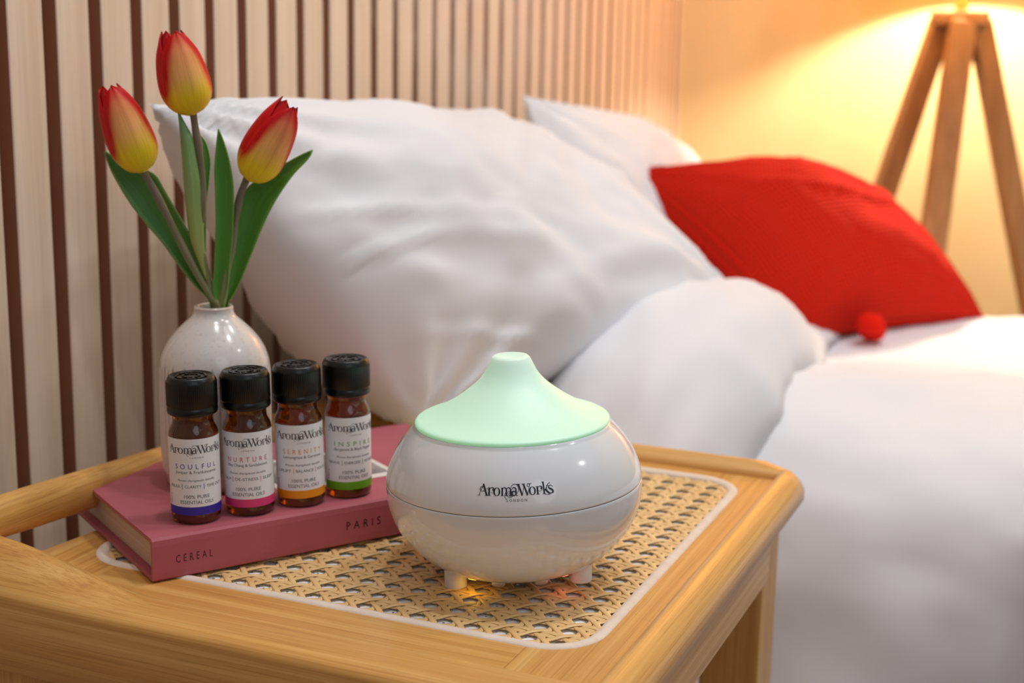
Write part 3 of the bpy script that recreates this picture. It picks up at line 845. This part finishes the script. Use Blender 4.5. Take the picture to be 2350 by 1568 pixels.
# ------------------------------------------------------------------ diffuser
dif = thing('aroma_diffuser', 'white onion shaped aroma diffuser with glowing green top on the cane', 'diffuser')
DL = Vector((0.3015, 0.6235, 0.5503))
place(dif, DL, 2.6, 1.8)
LOW = catmull([(0.0, 2.5), (12, 2.6), (24.4, 4.1), (40.0, 8.7), (51.6, 17.9), (58.8, 28.1), (62.3, 38.3), (63.0, 46.0), (62.9, 48.6)], 5) + [(62.5, 48.75), (60.5, 48.75)]
UPP = [(60.5, 49.05), (62.5, 49.05)] + catmull([(62.85, 49.2), (62.2, 53.5), (60.4, 58.8), (57.9, 64.0), (54.6, 69.0), (50.8, 73.4), (48.6, 75.6)], 5) + [(48.1, 76.4), (47.6, 77.2), (46.5, 77.4), (44.0, 76.8)]
sc = lambda P: [(r * mm, z * mm) for r, z in P]
lathe('lower_bowl', sc(LOW), glossw, dif, 96)
up_ = lathe('upper_shell', sc(UPP), glossw, dif, 96)
lathe('seam', sc([(60.6, 48.5), (62.2, 48.5), (62.2, 49.3), (60.6, 49.3)]), seam_m, dif, 96)
CAPD = [(45.0, 76.9), (47.0, 76.9), (47.6, 77.4), (47.7, 78.3), (47.2, 79.0)] + catmull([(46.3, 79.5), (43.0, 80.7), (38.3, 82.5), (32.9, 85.3), (26.9, 89.0), (21.2, 93.2), (16.6, 97.2), (13.3, 101.2), (11.3, 104.8), (10.1, 107.4), (9.2, 109.0)], 5) + [(8.3, 109.8), (7.0, 110.0), (5.4, 109.4), (0.0, 109.0)]
lathe('lit_cap', sc(CAPD), capm, dif, 96)
for a in (-58, 62, 180):
    o = sharp(lathe('foot', sc([(0, 0), (4.9, 0), (5.5, 0.5), (5.5, 12), (0, 12)]), mattw, dif, 28)); o.location = (0.0352 * math.sin(math.radians(a)), -0.0352 * math.cos(math.radians(a)), -0.0002)
def on_bowl(a, r):
    """point and outward normal on the lower bowl at radius r"""
    for (r0, z0), (r1, z1) in zip(LOW, LOW[1:]):
        if r0 <= r <= r1:
            z = z0 + (z1 - z0) * (r - r0) / (r1 - r0); tx, tz = r1 - r0, z1 - z0
            L = math.hypot(tx, tz); nr, nz = tz / L, -tx / L
            sa, ca = math.sin(math.radians(a)), -math.cos(math.radians(a))
            return Vector((r * sa, r * ca, z)) * mm, Vector((nr * sa, nr * ca, nz))
def on_normal(o, p, nrm):
    o.matrix_basis = Matrix.Translation(p) @ nrm.to_track_quat('Z', 'Y').to_matrix().to_4x4()
for a in (-19, 24):
    p, nrm = on_bowl(a, 28.0)
    b = sharp(lathe('button', sc([(0, -1), (3.3, -1), (3.3, 1.8), (2.9, 2.3), (0, 2.4)]), mattw, dif, 28)); on_normal(b, p, (nrm + Vector((0, -0.5, 0))).normalized())
for a, m_ in ((-37, led_y), (39, led_r)):
    p, nrm = on_bowl(a, 35.5)
    b = lathe('indicator_light', sc([(0, 0.25), (2.2, 0.22), (2.6, 0.0), (2.6, -0.3)]), m_, dif, 20); on_normal(b, p, nrm)
def shell_r(z):
    for (r0, z0), (r1, z1) in zip(UPP, UPP[1:]):
        if z0 <= z * 1000 <= z1 and z1 > z0: return (r0 + (r1 - r0) * (z * 1000 - z0) / (z1 - z0)) * mm
    return 0.06
def on_shell(vf, u0, z0):
    out = []
    for x, y in vf[0]:
        z = z0 + y; r = shell_r(z) + 0.00012; a = (x + u0) / 0.0605
        out.append((r * math.sin(a), -r * math.cos(a), z))
    return out, vf[1]
s = 35.6 * mm / 7.45
V_, F_2 = merge2d(on_shell(([(x * s, y * s) for x, y in WM[0]], WM[1]), 0, 58.4 * mm), on_shell(fit('LONDON', 9.0 * mm, 1.05 * mm, 1.55), 0.2 * mm, 55.9 * mm))
from_data('wordmark', V_, F_2, ink_logo, up_, False)

# ------------------------------------------------------------------ vase and tulips
vase = thing('bud_vase', 'small white glazed bud vase with fluted sides holding the tulips', 'vase', (0.1246, 0.6282, ZB - 0.0001))
VP = catmull([(25.0, 0.2), (26.4, 1.6), (26.6, 4.0), (27.9, 7.0), (29.0, 10.0), (29.4, 18), (29.5, 30), (29.5, 45), (29.4, 56), (29.2, 62), (28.5, 67.5), (26.7, 73.0), (23.8, 78.3), (19.8, 83.2), (15.8, 87.2), (12.6, 90.0), (11.0, 92.0), (10.45, 93.8), (10.5, 95.6)], 4)
full = [(0.0, 0.0), (24.0, 0.0)] + VP + [(10.0, 96.5), (9.0, 96.6), (8.3, 96.0), (8.2, 93), (9.5, 89), (14, 84)]
def flute(r, z, a):
    zz = z * 1000
    if r < 0.02: return r
    w = ss((zz - 8) / 3) * ss((66.5 - zz + 1.2 * math.sin(a * 23)) / 5)
    return r - 0.00065 * w * (0.5 + 0.5 * math.cos(a * 48)) ** 2.5
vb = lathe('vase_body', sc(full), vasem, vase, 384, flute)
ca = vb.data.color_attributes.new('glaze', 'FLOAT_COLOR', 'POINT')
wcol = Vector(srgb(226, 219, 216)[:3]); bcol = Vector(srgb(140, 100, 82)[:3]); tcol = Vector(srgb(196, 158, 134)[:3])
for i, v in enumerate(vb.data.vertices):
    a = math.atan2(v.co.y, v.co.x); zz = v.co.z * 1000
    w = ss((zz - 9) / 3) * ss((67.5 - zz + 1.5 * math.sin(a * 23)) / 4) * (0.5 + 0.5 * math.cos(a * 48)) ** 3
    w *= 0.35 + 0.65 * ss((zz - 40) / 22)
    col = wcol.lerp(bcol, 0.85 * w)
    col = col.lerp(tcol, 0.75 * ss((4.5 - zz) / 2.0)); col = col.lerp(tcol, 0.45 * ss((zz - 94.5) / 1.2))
    ca.data[i].color = (*col, 1)

VB = Vector((0.1246, 0.6282, 0.5722))
def fp(u, z, depth=0.0):   # flower frame: millimetres right / up / away from the vase foot
    return VB + HR * (u * mm) + Vector((0, 0, z * mm)) + HF * (depth * mm)
def paint(o, cols):
    at = o.data.color_attributes.new('tint', 'FLOAT_COLOR', 'POINT')
    for i, c in enumerate(cols): at.data[i].color = (*c[:3], 1)
mixc = lambda a, b, t: tuple(x + (y - x) * max(0, min(1, t)) for x, y in zip(a, b))
RED, DRED, ORG, YEL, YGR = srgb(208, 2, 12), srgb(158, 2, 18), srgb(252, 184, 108), srgb(255, 224, 44), srgb(236, 220, 72)
PINK = srgb(228, 84, 72)
def tulip(label, stem_pts, axis0, axis1, width, spin, leaves, tone, depth0):
    root = thing('tulip', label, 'tulip', fp(stem_pts[-1][0], stem_pts[-1][1]), group='tulips in the white vase')
    off = root.location
    n = len(stem_pts)
    P = [fp(u, z, depth0 * (1 - i / (n - 1)) ** 1.2) for i, (u, z) in enumerate(stem_pts)]
    P = [Vector(p) for p in catmull([tuple(p) for p in P], 4)]
    st = tube('stem', [p - off for p in P], [2.0 * mm - 0.2 * mm * math.sin(i * 0.7) for i in range(len(P))], stemm, root, 12)
    cA, cB = srgb(122, 110, 92), srgb(146, 148, 92)
    paint(st, [mixc(cA, cB, (i // 12) / len(P) * 1.3 - 0.2) for i in range(len(st.data.vertices))])
    A, B = fp(*axis0, depth0), fp(*axis1, depth0 - 3)
    ax = (B - A); L = ax.length; ax.normalize()
    u_ = (HR - ax * HR.dot(ax)).normalized(); v_ = ax.cross(u_)      # v_ points away from or towards the viewer
    if v_.dot(HF) > 0: v_ = -v_
    prof = catmull([(0.0, 0.10), (0.03, 0.40), (0.10, 0.70), (0.22, 0.93), (0.36, 1.0), (0.55, 0.95), (0.75, 0.80), (0.90, 0.58), (1.0, 0.40)], 6)
    def rad(t):
        for (t0, r0), (t1, r1) in zip(prof, prof[1:]):
            if t0 <= t <= t1: return r0 + (r1 - r0) * (t - t0) / max(1e-6, t1 - t0)
        return prof[-1][1]
    for k in range(6):
        outer = k < 3
        ang0 = math.radians(spin + 120 * (k % 3) + (0 if outer else 60))
        half = math.radians(76 if outer else 70)
        ln = 1.0 if outer else 0.99
        ln += (0.0, -0.035, 0.02, 0.01, -0.02, 0.03)[k]
        nu, nv = 22, 14
        V, UV, col, Fc = [], [], [], []
        for i in range(nu + 1):
            t = i / nu
            wv = min(1.0, (t / 0.12) ** 0.6) * (1.0 if t < 0.58 else max(0.0, 1 - ((t - 0.58) / 0.42) ** 2.5) ** 0.55)
            wv = max(wv, 0.02)
            for j in range(nv + 1):
                s_ = 2 * j / nv - 1
                a = ang0 + half * wv * s_ * (1 - 0.18 * t)
                r = width / 2 * rad(t) * (1.0 if k == 0 else 0.955 if outer else 0.89)
                r *= 1 + (0.035 if outer else 0.02) * s_ * s_ * (0.4 - t) + 0.03 * math.cos(s_ * PI) * (1 if outer else 0.5) * math.sin(t * PI)
                r += (0.022 * width) * t * t * (1 if outer else -0.6)
                tip = ln * L * (t - 0.022 * (1 - s_ * s_) * 0) + 0.4 * mm * math.sin(s_ * 9 + k) * t ** 3
                V.append(A + ax * (tip - 0.5 * mm) + (u_ * math.sin(a) + v_ * math.cos(a)) * r - off)
                UV.append((s_, t))
                e = abs(s_ * wv) ** 1.1
                base = mixc(YEL, ORG, (t - 0.24) / 0.25); base = mixc(base, PINK, (t - 0.52) / 0.42 * tone)
                base = mixc(YGR, base, t / 0.10 + 0.4)
                edge = (abs(s_) - (0.58 - 0.42 * max(0, t - 0.25))) / 0.24
                edge *= max(0.0, min(1.0, (t - 0.14) / 0.22))
                c = mixc(base, RED, edge)
                c = mixc(c, RED, (t - 0.80) / 0.2)
                if k in (1, 2): c = mixc(c, RED, (t - 0.10) / 0.22)
                if not outer: c = mixc(c, RED if s_ > -0.2 else DRED, (t - 0.18) / 0.2)
                streak = math.exp(-((s_ - 0.02) / 0.07) ** 2) * ss((t - 0.2) / 0.2) * 0.22
                c = mixc(c, DRED, streak)
                col.append(c)
        for i in range(nu):
            for j in range(nv): Fc.append((i * (nv + 1) + j, i * (nv + 1) + j + 1, (i + 1) * (nv + 1) + j + 1, (i + 1) * (nv + 1) + j))
        o = from_data('petal', V, Fc, petalm, root)
        ul = o.data.uv_layers.new(name='UVMap')
        for lp in o.data.loops: ul.data[lp.index].uv = UV[lp.vertex_index]
        paint(o, col)
        md = o.modifiers.new('thickness', 'SOLIDIFY'); md.thickness = 0.0005; md.offset = -1
    for (Lp, Rp, d_tip, d_base, cup, tint, lift) in leaves:
        Lc = catmull([tuple(p) for p in Lp], 5); Rc = catmull([tuple(p) for p in Rp], 5)
        # both margins re-sampled to the same count by length
        def res(Pts, m=44):
            acc = [0]
            for a, b in zip(Pts, Pts[1:]): acc.append(acc[-1] + math.dist(a, b))
            out = []
            for k in range(m + 1):
                d = acc[-1] * k / m; i = 0
                while i < len(acc) - 2 and acc[i + 1] < d: i += 1
                t = (d - acc[i]) / max(1e-9, acc[i + 1] - acc[i])
                out.append((Pts[i][0] + (Pts[i + 1][0] - Pts[i][0]) * t, Pts[i][1] + (Pts[i + 1][1] - Pts[i][1]) * t))
            return out
        Lc, Rc = res(Lc), res(Rc); nj = 10
        V, UV, col, Fc = [], [], [], []
        for i in range(len(Lc)):
            t = i / (len(Lc) - 1); w = math.dist(Lc[i], Rc[i])
            for j in range(nj + 1):
                s_ = j / nj
                u = Lc[i][0] + (Rc[i][0] - Lc[i][0]) * s_; z = Lc[i][1] + (Rc[i][1] - Lc[i][1]) * s_
                dep = d_tip + (d_base - d_tip) * t + cup * w * (1 - (2 * s_ - 1) ** 2) + lift * w * (s_ - 0.5)
                V.append(fp(u, z, dep) - off); UV.append((s_, t))
                c = mixc(tint[0], tint[1], t * 1.15)
                c = mixc(c, tint[2], (abs(2 * s_ - 1) - 0.8) / 0.25)
                col.append(c)
        for i in range(len(Lc) - 1):
            for j in range(nj): Fc.append((i * (nj + 1) + j, i * (nj + 1) + j + 1, (i + 1) * (nj + 1) + j + 1, (i + 1) * (nj + 1) + j))
        o = from_data('leaf', V, Fc, leafm, root)
        ul = o.data.uv_layers.new(name='UVMap')
        for lp in o.data.loops: ul.data[lp.index].uv = UV[lp.vertex_index]
        paint(o, col)
        md = o.modifiers.new('thickness', 'SOLIDIFY'); md.thickness = 0.0007; md.offset = 0
G1 = (srgb(88, 158, 88), srgb(86, 146, 40), srgb(142, 180, 104))
G2 = (srgb(108, 166, 108), srgb(196, 194, 108), srgb(130, 170, 86))
G3 = (srgb(80, 150, 56), srgb(84, 150, 40), srgb(126, 172, 76))
tulip('red and yellow tulip with lowest broad leaf, leaning towards the slatted wall', [(-34.7, 168.1), (-29.6, 158.9), (-25.0, 149.1), (-19.4, 137.3), (-12.8, 123.4), (-6.2, 110.4), (0.1, 100.4), (2.7, 95.4), (2.6, 79.0)], (-34.1, 167.2), (-49.2, 211.2), 25.6 * mm, 24,
      [([(-56.6, 176.8), (-54.9, 169.2), (-50.3, 159.5), (-43.8, 148.7), (-35.3, 138.0), (-27.6, 129.1), (-19.0, 117.2), (-10.3, 106.3), (-2.5, 97.8), (-2.0, 78.9)],
        [(-56.3, 176.7), (-45.9, 170.8), (-30.9, 165.7), (-25.7, 158.0), (-20.1, 148.2), (-14.4, 138.4), (-8.8, 126.5), (-2.1, 112.5), (4.4, 97.3), (4.0, 79.0)], 7, 1.0, 0.30, G1, -0.15)], 0.9, -3)
tulip('tallest red and yellow tulip standing upright in the middle of the vase', [(-9.1, 197.8), (-7.9, 188.6), (-6.4, 178.9), (-5.0, 164.3), (-5.2, 149.5), (-6.6, 134.5), (-6.3, 126.5), (-4.0, 116.5), (-1.3, 105.5), (1.3, 96.4), (1.6, 78.9)], (-9.8, 196.6), (-17.9, 239.0), 27.4 * mm, 26,
      [([(-16.1, 198.1), (-15.4, 190.4), (-14.7, 178.8), (-13.9, 164.1), (-13.1, 151.3), (-12.2, 139.4), (-10.7, 129.5), (-6.0, 116.5), (-2.3, 106.4), (0.0, 97.3), (0.0, 78.9)],
        [(-15.9, 198.1), (-12.5, 191.5), (-9.3, 184.8), (-7.2, 173.2), (-5.6, 163.4), (-5.0, 151.5), (-4.6, 139.6), (-4.4, 129.6), (-3.5, 118.6), (-1.3, 107.5), (2.4, 97.4), (2.4, 79.0)], 1, 0.0, -0.45, G2, 0.2),
       ([(-6.8, 186), (-5.0, 178.8), (-4.4, 168), (-4.6, 157.0), (-5.0, 145), (-4.8, 134), (-4.4, 125)], [(-6.4, 186), (-3.4, 182), (-1.4, 173.2), (-2.0, 163.4), (-3.4, 151.5), (-4.0, 139.6), (-4.2, 125)], 7, 3.5, 0.2, G3, 0.4)], 0.75, 4)
tulip('red and yellow tulip with two upright leaves, leaning towards the bed', [(18.6, 164.3), (15.5, 156.8), (13.4, 147.9), (12.0, 139.9), (10.2, 127.9), (7.4, 114.7), (5.5, 103.6), (4.2, 95.4), (3.1, 79.0)], (19.4, 163.6), (42.6, 204.0), 25.4 * mm, 26,
      [([(5.4, 190.0), (4.2, 181.1), (3.0, 169.3), (3.1, 159.5), (3.1, 148.7), (2.8, 137.7), (2.0, 126.7), (1.1, 115.6), (0.2, 105.5), (1.5, 97.4), (1.6, 78.9)],
        [(5.6, 190.0), (7.9, 184.1), (10.4, 174.9), (12.1, 163.6), (12.3, 153.8), (11.9, 143.9), (11.1, 131.9), (9.5, 119.8), (8.2, 107.7), (5.6, 97.4), (4.6, 79.0)], -4, -1.5, 0.25, G3, 0.1),
       ([(51.2, 179.0), (44.6, 176.0), (35.7, 171.0), (25.7, 164.9), (17.2, 158.9), (12.6, 148.9), (11.4, 138.9), (10.0, 126.9), (8.4, 114.8), (7.0, 104.6), (4.8, 97.4), (3.6, 79.0)],
        [(51.4, 178.8), (49.0, 174.2), (41.5, 166.2), (34.5, 156.2), (29.4, 147.2), (24.8, 137.2), (21.1, 128.1), (17.5, 119.0), (13.3, 108.8), (9.1, 100.6), (7.0, 97.0), (4.6, 79.0)], 14, 2.0, 0.22, G3, -0.2)], 1.0, 2)

# ------------------------------------------------------------------ mist
q = NT('water_mist')
q.t.nodes.remove(q.b)
tc = q.n('ShaderNodeTexCoord'); mp = q.n('ShaderNodeMapping'); mp.inputs['Scale'].default_value = (1, 1, 0.45)
q.l(tc.outputs['Object'], mp.inputs['Vector'])
n1 = q.n('ShaderNodeTexNoise', Scale=34.0, Detail=4.0, Roughness=0.55, Distortion=1.6); q.l(mp.outputs[0], n1.inputs['Vector'])
mr = q.n('ShaderNodeMapRange'); mr.inputs['From Min'].default_value = 0.45; mr.inputs['From Max'].default_value = 0.72; mr.inputs['To Max'].default_value = 15.0
q.l(n1.outputs[0], mr.inputs['Value'])
vs_ = q.n('ShaderNodeVolumeScatter'); vs_.inputs['Color'].default_value = (1, 1, 1, 1); vs_.inputs['Anisotropy'].default_value = 0.35; q.l(mr.outputs[0], vs_.inputs['Density'])
q.l(vs_.outputs[0], q.out.inputs['Volume'])
def plume(name, pts, label):
    P = catmull(pts, 5)
    org = Vector(P[0][:3])
    rings = []
    for i, (x, y, z, r) in enumerate(P):
        rings.append([Vector((x + r * math.cos(2 * PI * k / 16), y + 0.6 * r * math.sin(2 * PI * k / 16), z)) - org for k in range(16)])
    o = loft(name, rings, q.m); o.location = org
    tag(o, label, 'mist', kind='stuff')
plume('mist', [(0.2945, 0.6285, 0.6625, 0.004), (0.2925, 0.6320, 0.690, 0.010), (0.2905, 0.6340, 0.720, 0.018), (0.287, 0.638, 0.755, 0.028), (0.276, 0.645, 0.79, 0.044), (0.262, 0.650, 0.83, 0.060), (0.252, 0.655, 0.90, 0.064)], 'thin white mist rising from the diffuser spout in front of the pillow')
